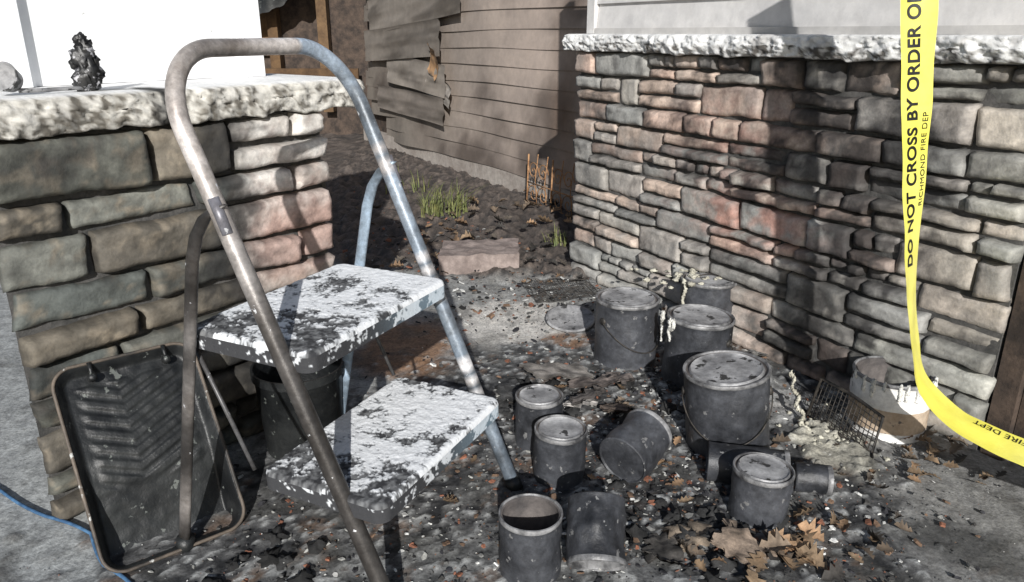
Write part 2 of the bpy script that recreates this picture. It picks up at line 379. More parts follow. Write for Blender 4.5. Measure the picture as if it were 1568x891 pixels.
# ---------------------------------------------------------------- house siding wall behind
SP=Vector((.313,4.1,0)); SD=Vector((.505,-.863,0)).normalized(); SN=Vector((-.863,-.505,0)).normalized()
house=empty('sided_house_wall')
mb=MB(); rnd=random.Random(4)
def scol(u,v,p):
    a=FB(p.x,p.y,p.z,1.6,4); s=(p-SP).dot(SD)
    c=(.47,.39,.34); c=mix(c,(.22,.195,.17),clamp((-s-.3)/1.9))  # boards darken leftward: soot and shade both in the colour
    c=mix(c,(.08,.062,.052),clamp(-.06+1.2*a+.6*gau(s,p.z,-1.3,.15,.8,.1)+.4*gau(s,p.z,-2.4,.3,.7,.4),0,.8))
    c=mix(c,(.15,.08,.04),.65*clamp(gau(s,p.z,.0,.5,.13,.5)))  # brown strip paints the stone wall's cast shadow onto the boards
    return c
for i in range(22):
    z=.13+i*.105; left=-3.05+rnd.uniform(-.12,.12)
    if i in(0,1): left=-2.75
    def fn(u,v,z=z,left=left):
        s=left+(1.6-left)*u
        wv=.014*N(s*1.3,z*2,1)+ .04*sm(-1.0,-3,s)*N(s*2,z*5,2)
        sag=-.05*sm(-.8,-3.2,s)*(1+N(z*5,1,1))+.014*N(s*1.2,z*6,4)
        return SP+SD*s+SN*(.009*(1-v)+wv)+Vector((0,0,z+sag+.125*v))
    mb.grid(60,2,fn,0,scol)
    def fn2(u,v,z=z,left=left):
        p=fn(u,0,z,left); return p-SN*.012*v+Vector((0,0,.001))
    mb.grid(60,1,fn2,0,lambda u,v,p:(.20,.165,.145))  # dark undersides paint the shadow lines between boards
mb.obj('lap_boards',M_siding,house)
mb=MB(); mb.box(SP-SD*3.3-SN*.2,SD*5,SN*.2,(0,0,.125),0); 
mb.obj('foundation',M_found,house)
mb=MB(); mb.box(SP-SD*3.2-SN*.2,SD*4.9,SN*.14,(0,0,2.6),0); mb.obj('sheathing',M_wood,house)
# warped loose sheets, colours darkened to paint in night dimness
mb=MB()
def sheet(s,z,w,h,rot,out,curl,c,seed):
    ca,sa=math.cos(rot),math.sin(rot)
    def fn(u,v):
        a=(u-.5)*w; b=(v-.5)*h
        ds=a*ca-b*sa; dz=a*sa+b*ca
        o=out+curl*(u-.3)**2*1.2+.012*N(u*3,v*3,seed)+(.010*(1-(v*2)%1))
        ds+= .03*N(v*2,seed,1)*(1 if u in(0,1) else .3); dz+=.012*N(u*2,seed,2)
        return SP+SD*(s+ds)+SN*o+Vector((0,0,z+dz))
    mb.grid(20,12,fn,0,lambda u,v,p:mix(c,(.07,.06,.05),clamp(.1+1.0*FB(u*2,v*2,seed,1.2,3),0,.8)))
sheet(-2.2,.88,1.5,.24,.05,.055,.03,(.23,.205,.18),1)
sheet(-2.0,1.13,1.7,.26,.08,.045,.03,(.28,.25,.22),2)
sheet(-1.95,.66,1.1,.22,-.05,.04,.04,(.32,.285,.25),3)
sheet(-2.1,.44,1.3,.19,-.02,.04,.03,(.24,.21,.185),9)
sheet(-2.5,1.4,1.1,.3,-.05,.07,.04,(.20,.185,.165),6)
sheet(-1.55,.76,.22,.14,1.0,.06,.1,(.36,.22,.12),7)
sheet(-1.55,.57,.45,.15,-.18,.035,.05,(.40,.365,.33),8)
mb.obj('loose_siding_sheets',M_siding,house)

# burnt framed wall further back
fr=empty('burnt_framed_wall')
mb=MB()
mb.box((-5.6,7.3,0),(4.6,0,0),(0,.1,0),(0,0,2.8),0,(.12,.09,.07)); mb.obj('backing',M_wood,fr)
mb=MB()
for i,x in enumerate([-4.2,-3.7,-3.25,-2.78,-2.62,-2.2,-1.75]):
    mb.box((x,7.15,.25),(.09 if i!=3 else .13,0,0),(0,.12,0),(0,0,2.4),0,[(.9,.85,.75),(.6,.5,.4),(.9,.85,.75),(1.0,.95,.85),(.6,.48,.36),(.4,.3,.2),(.5,.4,.3)][i])
mb.box((-4.5,7.11,.55),(3.1,0,0),(0,.035,0),(0,0,.09),0,(.35,.26,.18))
mb.box((-3.14,7.26,.7),(.34,0,0),(0,.03,0),(0,0,1.5),0,(.9,.5,.38))
mb.box((-2.48,7.24,.75),(.26,0,0),(0,.03,0),(0,0,1.5),0,(.6,.45,.3))
mb.obj('studs',M_stud,fr)
mb=MB()
def fn(u,v):
    x=-2.5+.75*u; return Vector((x+.05*N(v*4,1,2),6.9+.08*N(u*5,v*4,3),1.05+.25*u*u+ (.9)*v+.05*N(u*7,v*2,1)))
mb.grid(24,20,fn); mb.obj('tar_paper',M_black,fr)

# ---------------------------------------------------------------- ladder
ladder=empty('folding_step_ladder')
LM=Vector((-.09,1.2135,0)); lw=Vector((.437,.9,0)).normalized(); ld=Vector((-.9,.437,0)).normalized()
def L(u,v,z): return LM+lw*u+ld*v+Vector((0,0,z))
lean=.43
def rail(u,z): return L(u,lean*z,z)
def arc_path():
    pts=[]; hw=.225; zt=.926; r=.12
    for i in range(60): pts.append((-hw,(zt-r)*i/59))
    for i in range(1,17):
        a=math.pi/2*i/16; pts.append((-hw+r*(1-math.cos(a)),zt-r+r*math.sin(a)))
    for i in range(1,16): pts.append((-hw+r+(2*hw-2*r)*i/16,zt))
    for i in range(0,17):
        a=math.pi/2*i/16; pts.append((hw-r+r*math.sin(a),zt-r+r*math.cos(a)))
    for i in range(1,60): pts.append((hw,(zt-r)*(1-i/59)))
    return pts
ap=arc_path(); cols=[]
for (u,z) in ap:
    k=clamp(.13+.95*sm(.35,.85,z)+ (.42 if u>.1 else -.03)); k*= .8+.8*N(u*5,z*7,3)+.35*N(u*3,z*30,8)  # scorched low, paler towards the arch: highlights painted into the tube colour
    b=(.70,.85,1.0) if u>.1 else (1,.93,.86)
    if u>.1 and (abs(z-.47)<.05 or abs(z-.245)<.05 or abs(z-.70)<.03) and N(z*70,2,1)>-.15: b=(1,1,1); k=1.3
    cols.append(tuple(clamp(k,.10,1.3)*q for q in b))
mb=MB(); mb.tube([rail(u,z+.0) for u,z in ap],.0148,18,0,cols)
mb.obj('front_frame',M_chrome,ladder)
mb=MB()
for sgn in (-1,1):
    mb.tube([rail(sgn*.225,-.0),rail(sgn*.225,.03)],.0185,14)
    mb.tube([L(sgn*.235,.49,0),L(sgn*.235,.485,.03)],.017,12)
mb.obj('rubber_feet',M_black,ladder)
mb=MB()
for sgn in (-1,1):
    u=sgn*.235; zt=.69
    P=[L(sgn*.228,lean*zt-.01,zt+.01),L(u,lean*zt+.02,zt-.012),L(u,lean*zt+.045,zt-.045),L(u,lean*zt+.062,zt-.09)]
    for i in range(1,14):
        t=i/13; P.append(L(u,(lean*zt+.062)*(1-t)+.49*t,(zt-.09)*(1-t)+.02*t))
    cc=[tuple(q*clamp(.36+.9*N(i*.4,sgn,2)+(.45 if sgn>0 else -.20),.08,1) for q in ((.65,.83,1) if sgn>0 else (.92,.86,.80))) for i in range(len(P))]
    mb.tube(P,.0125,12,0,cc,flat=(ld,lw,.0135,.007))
    mb.tube([L(sgn*.232,lean*zt-.022,zt-.035),L(sgn*.232,lean*zt-.0,zt+.02)],.009,10,0,(.4,.4,.44))
    mb.tube([L(sgn*.215,.41,.445),L(sgn*.215,.30,.22)],.004,8,0,(.2,.2,.2))
mb.obj('rear_legs',M_chrome,ladder)
def step(name,u0,u1,v0,v1,zt,seed,dens,dk0):
    th=.034; rc=.022; mb=MB(); nu=190; nv=126
    def inside(u,v):
        x=u0+(u1-u0)*u; y=v0+(v1-v0)*v
        ex=min(x-u0,u1-x); ey=min(y-v0,v1-y)
        if ex<rc and ey<rc:
            dx=rc-ex; dy=rc-ey; m=max(dx,dy); q=math.hypot(dx,dy)
            k=m/q if q>0 else 1
            nx=dx*k; ny=dy*k
            x+= (dx-nx)*(1 if x-u0<u1-x else -1); y+=(dy-ny)*(1 if y-v0<v1-y else -1)
        return x,y
    def mask(x,y,z=0):
        a=FB(x,y,seed+z,7,3); b=FB(x+3,y,seed+z,38,5); c=FB(x,y,seed+z,140,2)
        return a*.65+b*.55+c*.35
    def dn(x,y):
        f=(x-u0)/(u1-u0)
        return dens-dk0*math.exp(-(f/.42)**2)
    def top(u,v):
        x,y=inside(u,v); e=min(u*(u1-u0),(1-u)*(u1-u0),v*(v1-v0),(1-v)*(v1-v0))
        k=clamp(e/.010); k=math.sqrt(1-(1-k)**2)
        w=sm(-.05,.12,mask(x,y)+dn(x,y))
        return L(x,y,zt-.008*(1-k)+.0018*w*k+.0010*FB(x,y,5,60,3)*k)
    def whole(x,y,z,d):
        m=mask(x,y,z)+d
        w=sm(-.03,.05,m)
        dk=mix((.035,.036,.04),(.20,.205,.21),clamp(.4+1.2*FB(x,y,seed+9,60,3)))
        wt=mix((.50,.52,.54),(.88,.90,.92),sm(.0,.30,m+.15*N(x*200,y*200,seed)))
        return mix(dk,wt,w)
    mb.grid(nu,nv,top,0,lambda u,v,p:(lambda q:whole(q[0],q[1],0,dn(*q)))(inside(u,v)))
    per=[]
    for i in range(nu): per.append((i/nu,0))
    for i in range(nv): per.append((1,i/nv))
    for i in range(nu): per.append((1-i/nu,1))
    for i in range(nv): per.append((0,1-i/nv))
    n=len(per)
    def sk(u,v):
        a=per[round(u*n)%n]; x,y=inside(*a)
        return L(x,y,zt-.008-(th-.008)*v)
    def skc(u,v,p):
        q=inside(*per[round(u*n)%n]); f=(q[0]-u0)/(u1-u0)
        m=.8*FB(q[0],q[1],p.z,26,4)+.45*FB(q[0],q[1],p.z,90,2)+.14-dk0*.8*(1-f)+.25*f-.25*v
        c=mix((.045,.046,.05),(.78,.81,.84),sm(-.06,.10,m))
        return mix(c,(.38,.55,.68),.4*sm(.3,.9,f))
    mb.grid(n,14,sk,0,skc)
    def bot(u,v):
        x,y=inside(u,v); return L(x,y,zt-th+.001)
    mb.grid(8,8,bot,0,lambda u,v,p:(.05,.05,.05))
    mb.obj(name,M_step,ladder)
step('upper_step',-.222,.205,.145,.42,.472,2.0,.46,.58)
step('lower_step',-.232,.19,.015,.27,.237,7.0,.36,.52)

# ---------------------------------------------------------------- cans
def can(name,x,y,r,h,tilt=(0,0),rotz=0,open_=False,lying=None,bail=False,z=0.0,mats=None,label=False,seed=0,dent=.004):
    e=empty(name); mb=MB()
    if lying is not None: mx=Matrix.Translation((x,y,z))@lying
    else: mx=Matrix.Translation((x,y,z))@Matrix.Rotation(rotz,4,'Z')@Matrix.Rotation(tilt[0],4,'X')@Matrix.Rotation(tilt[1],4,'Y')
    def dn(px,py,pz):
        k=math.sin(math.pi*clamp(pz/h))
        a=noise.fractal(Vector((px*14+seed*5,py*14,pz*10)),.7,2,3)*dent*k
        q=math.hypot(px,py) or 1
        return px+px/q*a,py+py/q*a,pz+.0012*N(px*20,py*20,seed)
    pr=[(0,.004,0),(r*.93,.004,0),(r*.97,0,0),(r*1.015,.0015,0),(r*1.015,.005,0),(r,.008,0)]
    for i in range(1,16): pr.append((r+(0.0008 if i in(3,12) else 0),.008+(h-.02)*i/16,3 if (label and 2<i<10) else 0))
    pr+=[(r,h-.010,0),(r*1.025,h-.008,4),(r*1.035,h-.004,4),(r*1.02,h,4),(r*.975,h+.0005,4),(r*.95,h-.003,4)]
    if open_:
        pr+=[(r*.90,h-.004,2),(r*.895,h-.008,2)]
        for i in range(1,8): pr.append((r*.965,h-.01-(h-.03)*i/8,2))
        pr+=[(r*.95,.02,2),(0,.018,2)]
    else:
        pr+=[(r*.93,h-.007,2),(r*.89,h-.007,2),(r*.87,h-.001,4),(r*.84,h+.001,4),(r*.80,h-.002,1),(r*.65,h-.0025,1),(r*.5,h-.003,1),(r*.35,h-.002,1),(r*.2,h-.002,1),(0,h-.002,1)]
    mb.lathe(pr,mx,56,0,dn)
    mb.obj('body',mats or [M_can,M_lid,M_in,M_paper,M_rim],e,autosmooth=50)
    mb=MB()
    if (r>.075 and not label) or bail:
        for sg in(-1,1):
            c=mx@Vector((sg*r,0,h*.72)); o=(mx.to_3x3()@Vector((sg,0,0)))
            mb.tube([c-o*.004,c+o*.004,c+o*.006],[.011,.011,.005],14)
        P=[]
        for i in range(25):
            a=math.pi*i/24
            if bail=='up': q=Vector((-r*1.06*math.cos(a),.02*math.sin(a),h*.72+r*1.15*math.sin(a)*.6))
            else: q=Vector((-r*1.06*math.cos(a),-math.sin(a)*r*1.10,h*.72-math.sin(a)*h*.42))
            P.append(mx@q)
        mb.tube(P,.0018,6); mb.obj('bail_handle',M_wire,e)
    return e,mx
can('paint_can',.345,2.11,.093,.205,seed=1,rotz=.6)
can('paint_can',.522,1.965,.091,.202,seed=2,rotz=2.4,tilt=(.02,-.03))
can('paint_can',.64,2.31,.090,.20,seed=3,bail='up',rotz=.3)
can('paint_can',.522,1.60,.097,.212,seed=4,tilt=(.03,-.10),rotz=-.2)
can('paint_can',.065,1.61,.056,.135,seed=5)
can('paint_can',.105,1.463,.057,.130,seed=6,tilt=(.02,.02))
can('paint_can',.034,1.155,.057,.130,seed=7,open_=True)
can('paint_can',.508,1.325,.059,.115,seed=8,tilt=(0,.03))
can('paint_can',.950,1.70,.092,.155,seed=9,label=True,open_=True,rotz=.5,mats=[M_canw,M_lid,M_in,M_paper,M_rim])
def lie(dirx,diry,pitch):
    zz=Vector((dirx,diry,pitch)).normalized(); xx=zz.cross(Vector((0,0,1))).normalized(); yy=zz.cross(xx)
    return Matrix((xx,yy,zz)).transposed().to_4x4()
can('paint_can',.240,1.435,.058,.122,lying=lie(.6,.75,.18),z=.062,seed=12,dent=.008)
can('paint_can',.158,1.205,.053,.12,lying=lie(-.06,-1,-.85),z=.122,open_=True,seed=13,dent=.012,mats=[M_can,M_lid,M_rim,M_paper,M_rim])
can('metal_cartridge',.435,1.46,.043,.17,lying=lie(.93,-.22,.0),z=.047,seed=14,dent=.003)
can('metal_cartridge',.615,1.415,.031,.075,lying=lie(.93,-.22,.0),z=.036,seed=15,dent=.003)

mb=MB(); rr=random.Random(3)
for i in range(55):
    x=.60+rr.gauss(0,.09); y=2.34+rr.gauss(0,.05); mb.blob((x,y,.2+rr.uniform(-.008,.006)),rr.uniform(.004,.013),i,0,(1,1,1),.9,.5,7)
for i in range(18):
    z=.2-i*.010; mb.blob((.548+.005*math.sin(i*.8),2.27-.003*i,z),.006-.0002*i,i+50,0,(1,1,1),.8,1.4,6)
mb.obj('melted_plastic_residue',M_cream)
mb=MB()
for k,(a0,l) in enumerate([(3.6,.06),(3.72,.03),(2.9,.09)]):
    for i in range(int(l/.004)):
        z=.2-i*.004; mb.blob((.517+.0925*math.cos(a0+.05*math.sin(i*.6)),1.965+.0925*math.sin(a0+.05*math.sin(i*.6)),z),.0050*(1.2-.7*i*.004/l),i+k*9,0,(1,1,1),.9,1.3,5)
for k in range(10):
    a=rr.uniform(3.0,6.0); ln=rr.uniform(.010,.045)
    for i in range(int(ln/.004)): mb.blob((.950+.093*math.cos(a),1.70+.093*math.sin(a),.153-i*.004),.0045,i+k*3,0,(1,1,1),.8,1.3,5)
mb.obj('paint_drips',M_foam)
mb=MB(); mb.lathe([(0,.004),(.07,.004),(.078,.010),(.084,.010),(.086,.004),(.08,0),(0,0)],Matrix.Translation((.20,2.40,.02))@Matrix.Rotation(.2,4,'X'),36)
mb.obj('can_lid',M_lid)

# ---------------------------------------------------------------- bucket
mb=MB(); mb.lathe([(0,0),(.085,0),(.088,.005),(.10,.19),(.106,.195),(.106,.215),(.101,.215),(.086,.01),(0,.008)],Matrix.Translation((-.50,1.60,.004)),40,0)
mb.obj('black_bucket',M_black,autosmooth=50)

# ---------------------------------------------------------------- paint tray
tray=empty('paint_roller_tray')
BL=Vector((-.735,1.122,.010)); BR=Vector((-.535,1.285,.010)); TL=Vector((-.905,1.288,.335)); 
ex=(BR-BL).normalized(); ey=(TL-BL); ey=(ey-ex*ey.dot(ex)); tl=ey.length; ey.normalize(); en=ex.cross(ey).normalized()
if en.y>0: en=-en
tw=.262; rc=.04
def tp(u,v):
    x=(u-.5)*tw; y=v*tl; 
    ex_=tw/2-abs(x); ey_=min(y,tl-y)
    if ex_<rc and ey_<rc:
        dx=rc-ex_;dy=rc-ey_;m=max(dx,dy);q=math.hypot(dx,dy);k=m/q if q else 1
        x-= (dx-dx*k)*(1 if x>0 else -1); y+= (dy-dy*k)*(1 if y<tl/2 else -1)
    return x,y
C0=(BL+BR)/2
def tf(u,v):
    x,y=tp(u,v)
    e2=min(tw*min(u,1-u),tl*min(v,1-v))
    dep=-(.016+.045*sm(.55,.05,v) )*sm(.004,.022,e2)
    if e2>.03 and .35<v<.9:
        f=(y*1.0-abs(x+.02)*.45)/.030
        dep+=.0030*sm(.25,.6,abs((f%1)-.5)*2)*sm(.03,.05,e2)*sm(.35,.42,v)
    rim=.004*math.exp(-((e2-.001)/.004)**2)
    return C0+ex*x+ey*y+en*(dep+rim+.0015*N(x,y,1,40)+.003*N(x,y,4,9))
mb=MB()
mb.grid(110,160,tf,0)
mb.obj('pan',M_black,tray)
mb=MB(); P=[]
for i in range(0,161):
    t=i/160*4; k=int(t)%4; q=t-int(t)
    u,v=[(q,0),(1,q),(1-q,1),(0,1-q)][k]
    x,y=tp(u,v); P.append(C0+ex*x+ey*y+en*(.003+.003*N(x,y,4,9)))
mb.tube(P,.0034,8,cap=False); mb.obj('rolled_rim',mat('scorched_rim',(.03,.028,.026),(.17,.135,.105),rough=.6,nscale=6,speck=(.5,.5,.48),sscale=30,sthr=.64),tray)
mb=MB()
for sx in(-.062,.075):
    c=C0+ex*sx+ey*(tl-.03)+en*.0; mb.tube([c,c+en*.010,c+en*.013],[.009,.008,.004],12); mb.tube([c+en*.006,c+en*.008+ey*.03],.004,8)
mb.obj('hanger_feet',M_black,tray)

# ---------------------------------------------------------------- wire roller screen
mb=MB()
a=Vector((.765,1.735,.01)); b=Vector((.845,1.545,.01)); a2=Vector((.80,1.76,.105)); b2=Vector((.868,1.565,.105))
def Q(u,v): return a.lerp(b,u).lerp(a2.lerp(b2,u),v)+Vector((0,0,.006*math.sin(u*5)))
mb.tube([Q(0,0),Q(.5,0),Q(1,0),Q(1,1),Q(.5,1),Q(0,1),Q(0,0)],.0045,8)
for i in range(1,16): mb.tube([Q(i/16,0),Q(i/16,1)],.0013,5)
for i in range(1,8): mb.tube([Q(t/6,i/8) for t in range(7)],.0013,5)
mb.tube([Q(1,.1),Q(1,.1)+Vector((-.02,-.05,-.02)),Q(1,.1)+Vector((-.05,-.06,-.02))],.004,8)
mb.obj('roller_screen',M_wire)
mb=MB()
c=Vector((.19,2.72,.022)); xa=Vector((.95,.2,.02)).normalized()*.13; ya=Vector((-.25,.95,.03)).normalized()*.11
for i in range(-9,10):
    P=[c+xa*(i/9)+ya*(t/8)+Vector((0,0,.016*N(i*.3,t*.3,1))) for t in range(-8,9)]; mb.tube(P,.0012,5)
    P=[c+ya*(i/9)+xa*(t/8)+Vector((0,0,.016*N(t*.3,i*.3,1))) for t in range(-8,9)]; mb.tube(P,.0012,5)
mb.obj('wire_mesh_rack',M_wire)

# ---------------------------------------------------------------- concrete block
mb=MB()
bc=Vector((-.30,2.93,0)); bx=Vector((.33,.04,0)); by=Vector((.0,.24,0))
for (o,A,B) in [(bc,bx,Vector((0,0,.09))),(bc+Vector((0,0,.09)),bx,by),(bc+bx,by,Vector((0,0,.09))),(bc+by,-by,Vector((0,0,.09)))]:
    def fn(u,v):
        p=o+A*u+B*v; n3=Vector((noise.noise(p*20),noise.noise(p*20+Vector((5,0,0))),noise.noise(p*20+Vector((0,5,0)))))*.009
        return p+n3
    mb.grid(30,16,fn)
mb.obj('concrete_block',M_block)

# ---------------------------------------------------------------- trellis
mb=MB()
t0=SP+SN*.10
def T(s,z): return t0+SD*(s+.22)+Vector((0,0,z))
mb.tube([T(-.52,.03),T(.05,.02)],.006,6); mb.tube([T(-.50,.14),T(.05,.13)],.004,6)
for s in (-.5,-.25,0.02): mb.tube([T(s,.0),T(s+.02,.30)],.005,6)
for cs in (-.43,-.33,-.18,-.08):
    for zc,sg in((.21,1),(.08,-1)):
        P=[T(cs+sg*(.055*(1-i/26))*math.cos(i*.42),zc+(.055*(1-i/26))*math.sin(i*.42)) for i in range(24)]
        mb.tube(P,.003,5)
    mb.tube([T(cs+.04,.02),T(cs+.02,.16),T(cs+.05,.31)],.003,5)
mb.obj('wrought_iron_trellis',M_rust)

# ---------------------------------------------------------------- plants
def tuft(mb,x,y,n,h,sp,w=.005,z=.02):
    for i in range(n):
        a=U(0,6.28); l=U(.5,1)*h; lean_=U(.2,1.0); bx=x+U(-sp,sp); by=y+U(-sp,sp)
        d=Vector((math.cos(a),math.sin(a),0)); sd=Vector((-d.y,d.x,0)); vs=[]
        for k in range(5):
            t=k/4; p=Vector((bx,by,z))+d*lean_*l*t*t+Vector((0,0,l*(t-.35*lean_*t*t))); ww=w*(1-t)+.0004
            vs+=[p-sd*ww,p+sd*ww]
        mb.add(vs,[(2*k,2*k+1,2*k+3,2*k+2) for k in range(4)])
mb=MB(); tuft(mb,-.36,4.0,110,.22,.12,.004); mb.obj('grass_tuft',M_grass)
mb=MB(); tuft(mb,.2,3.35,22,.12,.05,.003); mb.obj('grass_tuft',M_grass)
mb=MB(); tuft(mb,-.65,4.6,25,.2,.12,.004); mb.obj('grass_tuft',M_grass)

# ---------------------------------------------------------------- debris and leaves
def chip(mb,x,y,z,s,col,flat=.4):
    n=random.choice([4,5,6]); a0=U(0,6.28); tz=s*flat*U(.4,1.2); rx,ry=U(-.5,.5),U(-.5,.5); st=U(.5,1.0)
    m=Matrix.Translation((x,y,z))@Matrix.Rotation(a0,4,'Z')@Matrix.Rotation(rx,4,'X')@Matrix.Rotation(ry,4,'Y')
    lo=[];hi=[]
    for k in range(n):
        a=6.283*k/n; r=s*U(.5,1.1); p=Vector((r*math.cos(a),r*math.sin(a)*st,-tz/2)); lo.append(m@p); hi.append(m@Vector((p.x*U(.6,.95),p.y*U(.6,.95),tz/2)))
    fs=[tuple(range(n-1,-1,-1)),tuple(range(n,2*n))]+[(k,(k+1)%n,n+(k+1)%n,n+k) for k in range(n)]
    mb.add(lo+hi,fs,0,col,False)
dark=[(.015,.015,.015),(.035,.035,.035),(.07,.068,.065),(.03,.03,.035),(.16,.10,.065),(.15,.15,.145),(.24,.10,.06)]
lite=[(.50,.50,.48),(.60,.60,.58),(.34,.34,.32)]
mb=MB()
def scat(n,cx,cy,rx,ry,smin,smax,pl,z=.012):
    for i in range(n):
        x=random.gauss(cx,rx);y=random.gauss(cy,ry)
        if (Vector((x,y,0))-RP).dot(RN)<.02: continue
        s=smin*(smax/smin)**(R()**2.2); c=random.choice(dark if R()<pl else lite); k=U(.7,1.2)
        chip(mb,x,y,z+s*.15-.003,s,tuple(q*k for q in c))
scat(3000,.1,1.35,.3,.25,.0015,.010,.82)
scat(2600,.25,1.85,.27,.3,.0015,.015,.78)
scat(1500,.55,1.8,.14,.3,.0015,.015,.68)
scat(1000,-.35,1.15,.22,.15,.0015,.011,.75)
scat(1000,.5,1.3,.2,.14,.0015,.014,.87)
scat(900,.1,2.6,.25,.15,.002,.018,.75)
scat(1100,-.1,3.4,.4,.4,.004,.022,.93,.03)
scat(160,.95,1.5,.12,.12,.0015,.008,.7)
mb.obj('burnt_debris',M_debris)
mb=MB()
for i in range(120):
    cx,cy,rs=random.choice([(.23,1.33,.05),(.33,1.26,.06),(.28,1.34,.07),(.15,1.9,.08),(.42,1.22,.05),(.0,1.75,.07),(-.45,1.12,.07),(.40,1.85,.06)])
    r=U(.006,.022); k=U(.4,1.2); mb.blob((random.gauss(cx,rs),random.gauss(cy,rs),r*.4),r,i,0,(.03*k,.03*k,.03*k),1.1,U(.4,.9),7)
mb.obj('charred_lumps',M_debris)
mb=MB()
for (x,y,z,l,w,a,t,c) in [(.13,1.93,.05,.20,.10,.5,.22,(.24,.22,.20)),(.2,1.80,.04,.16,.03,.9,.15,(.09,.08,.075)),(.16,1.76,.035,.15,.025,.6,.2,(.38,.36,.34)),(.22,1.86,.05,.13,.05,-.3,-.2,(.12,.10,.09)),(.02,1.84,.025,.12,.07,.2,.1,(.05,.05,.05)),(.27,1.75,.03,.1,.06,1.4,.3,(.13,.10,.08)),(.30,1.93,.03,.1,.05,2.2,.2,(.13,.11,.1)),(.36,1.24,.02,.11,.07,.4,.1,(.20,.16,.12)),(.29,1.2,.02,.09,.06,1.4,.1,(.06,.055,.05)),(.44,1.19,.03,.1,.08,2.4,-.2,(.22,.17,.13)),(.75,2.1,.03,.14,.06,.9,.3,(.3,.29,.27)),(.62,2.12,.03,.10,.06,.3,-.3,(.10,.09,.085))]:
    m=Matrix.Translation((x,y,z))@Matrix.Rotation(a,4,'Z')@Matrix.Rotation(t,4,'Y')
    for dz,flip in((0,0),(-.005,1)):
        def fn(u,v): 
            q=Vector(((u-.5)*l,(v-.5)*w,dz+.008*N(u*4,v*3,x*30)))
            q.x+=.02*N(v*6,u,x*9)*(u-.5)*2; q.y+=.018*N(u*7,v,x*9)*(v-.5)*2
            return m@q
        mb.grid(20,10,fn,0,lambda u,v,p:tuple(q*clamp(1+1.2*N(u*5,v*5,a),.3,1.6) for q in c))
mb.obj('charred_boards',M_debris)

def leaf(mb,x,y,z,s,col):
    a=U(0,6.28); m=Matrix.Translation((x,y,z))@Matrix.Rotation(a,4,'Z')@Matrix.Rotation(U(-.5,.5),4,'X')@Matrix.Rotation(U(-.4,.4),4,'Y')
    half=[(0,.0),(.12,.18),(.2,.10),(.34,.36),(.42,.18),(.58,.40),(.66,.17),(.82,.22),(1,.0)]
    cu=U(.3,1.9); cv=U(-.8,.8)
    def pt(t,w): return m@Vector(((t-.5)*s,w*s,abs(w)*s*cu*.6+cv*s*(t-.5)**2))
    vs=[pt(t,0) for t,w in half]+[pt(t,w*U(.8,1.1)) for t,w in half]+[pt(t,-w*U(.8,1.1)) for t,w in half]; n=len(half)
    fs=[(i,i+1,n+i+1,n+i) for i in range(n-1)]+[(i+1,i,2*n+i,2*n+i+1) for i in range(n-1)]
    mb.add(vs,fs,0,col)
mb=MB()
lc=[(.30,.19,.11),(.22,.15,.09),(.16,.12,.085),(.34,.24,.15),(.09,.075,.06),(.05,.045,.04)]
for (cx,cy,rx,ry,n,s0,s1) in [(.57,1.17,.06,.05,14,.035,.07),(.44,1.16,.07,.04,10,.03,.06),(.66,1.24,.07,.05,10,.03,.055),(1.03,1.50,.08,.07,20,.025,.05),(.98,1.60,.05,.05,8,.03,.045),(.30,1.75,.08,.1,14,.03,.05),(.62,1.55,.05,.05,6,.03,.05),(-.05,3.5,.4,.35,45,.04,.08),(.1,2.95,.2,.1,12,.03,.06),(.1,4.0,.3,.3,30,.05,.09),(.15,1.45,.2,.2,14,.02,.04),(.75,1.45,.12,.08,9,.02,.04)]:
    for i in range(n):
        x,y=random.gauss(cx,rx),random.gauss(cy,ry); k=U(.6,1.25); leaf(mb,x,y,.016+(.03 if y>2.9 else 0)+U(0,.010),U(s0,s1),tuple(q*k for q in random.choice(lc)))
mb.obj('fallen_leaves',M_leaf)
mb=MB()
for i in range(30):
    t=i/29; mb.blob((.735+.006*math.sin(i*.7),1.80-.14*t,.09*(1-t)**1.2+.010),U(.003,.006),i,0,(1,1,1),1.0,1.3,6)
for i in range(70): 
    r=U(.002,.008); mb.blob((random.gauss(.77,.05),random.gauss(1.6,.07),.010+r*.2),r,i+90,0,(1,1,1),1.0,.6,5)
mb.obj('foam_clumps',M_cream)

# ---------------------------------------------------------------- items on left cap
mb=MB()
for i,(dx,z,r) in enumerate([(0,.02,.024),(.003,.04,.022),(-.002,.06,.02),(.004,.078,.016),(.0,.093,.011),(.016,.055,.008),(-.018,.05,.007),(.015,.03,.010)]):
    mb.blob((-.825+dx,1.515+dx*.5,.842+z),r,i,0,(1,1,1),.7,1.1,9)
mb.obj('melted_bottle',mat('scorched_bottle',(.01,.01,.01),(.03,.03,.03),rough=.4,nscale=20,speck=(.4,.4,.42),sscale=45,sthr=.56))
mb=MB(); mb.lathe([(0,0),(.02,0),(.026,.025),(.027,.028),(.024,.028),(.018,.004),(0,.004)],Matrix.Translation((-.905,1.41,.866))@Matrix.Rotation(1.2,4,'X'),28)
mb.tube([(-.89,1.40,.85),(-.87,1.43,.849),(-.85,1.47,.849),(-.82,1.50,.849)],.004,7)
mb.obj('plastic_cup',M_lid)

# ---------------------------------------------------------------- cord
mb=MB(); pts=[(-1.5,1.62),(-1.115,1.402),(-.96,1.31),(-.834,1.248),(-.76,1.16),(-.672,1.09),(-.6,1.03),(-.55,.9),(-.5,.7)]
P=[]
for i in range(len(pts)-1):
    for k in range(6):
        t=k/6; P.append(((pts[i][0]*(1-t)+pts[i+1][0]*t),(pts[i][1]*(1-t)+pts[i+1][1]*t)+.006*math.sin(len(P)*.5),.011))
mb.tube(P,.0036,8); mb.obj('extension_cord',M_cord)

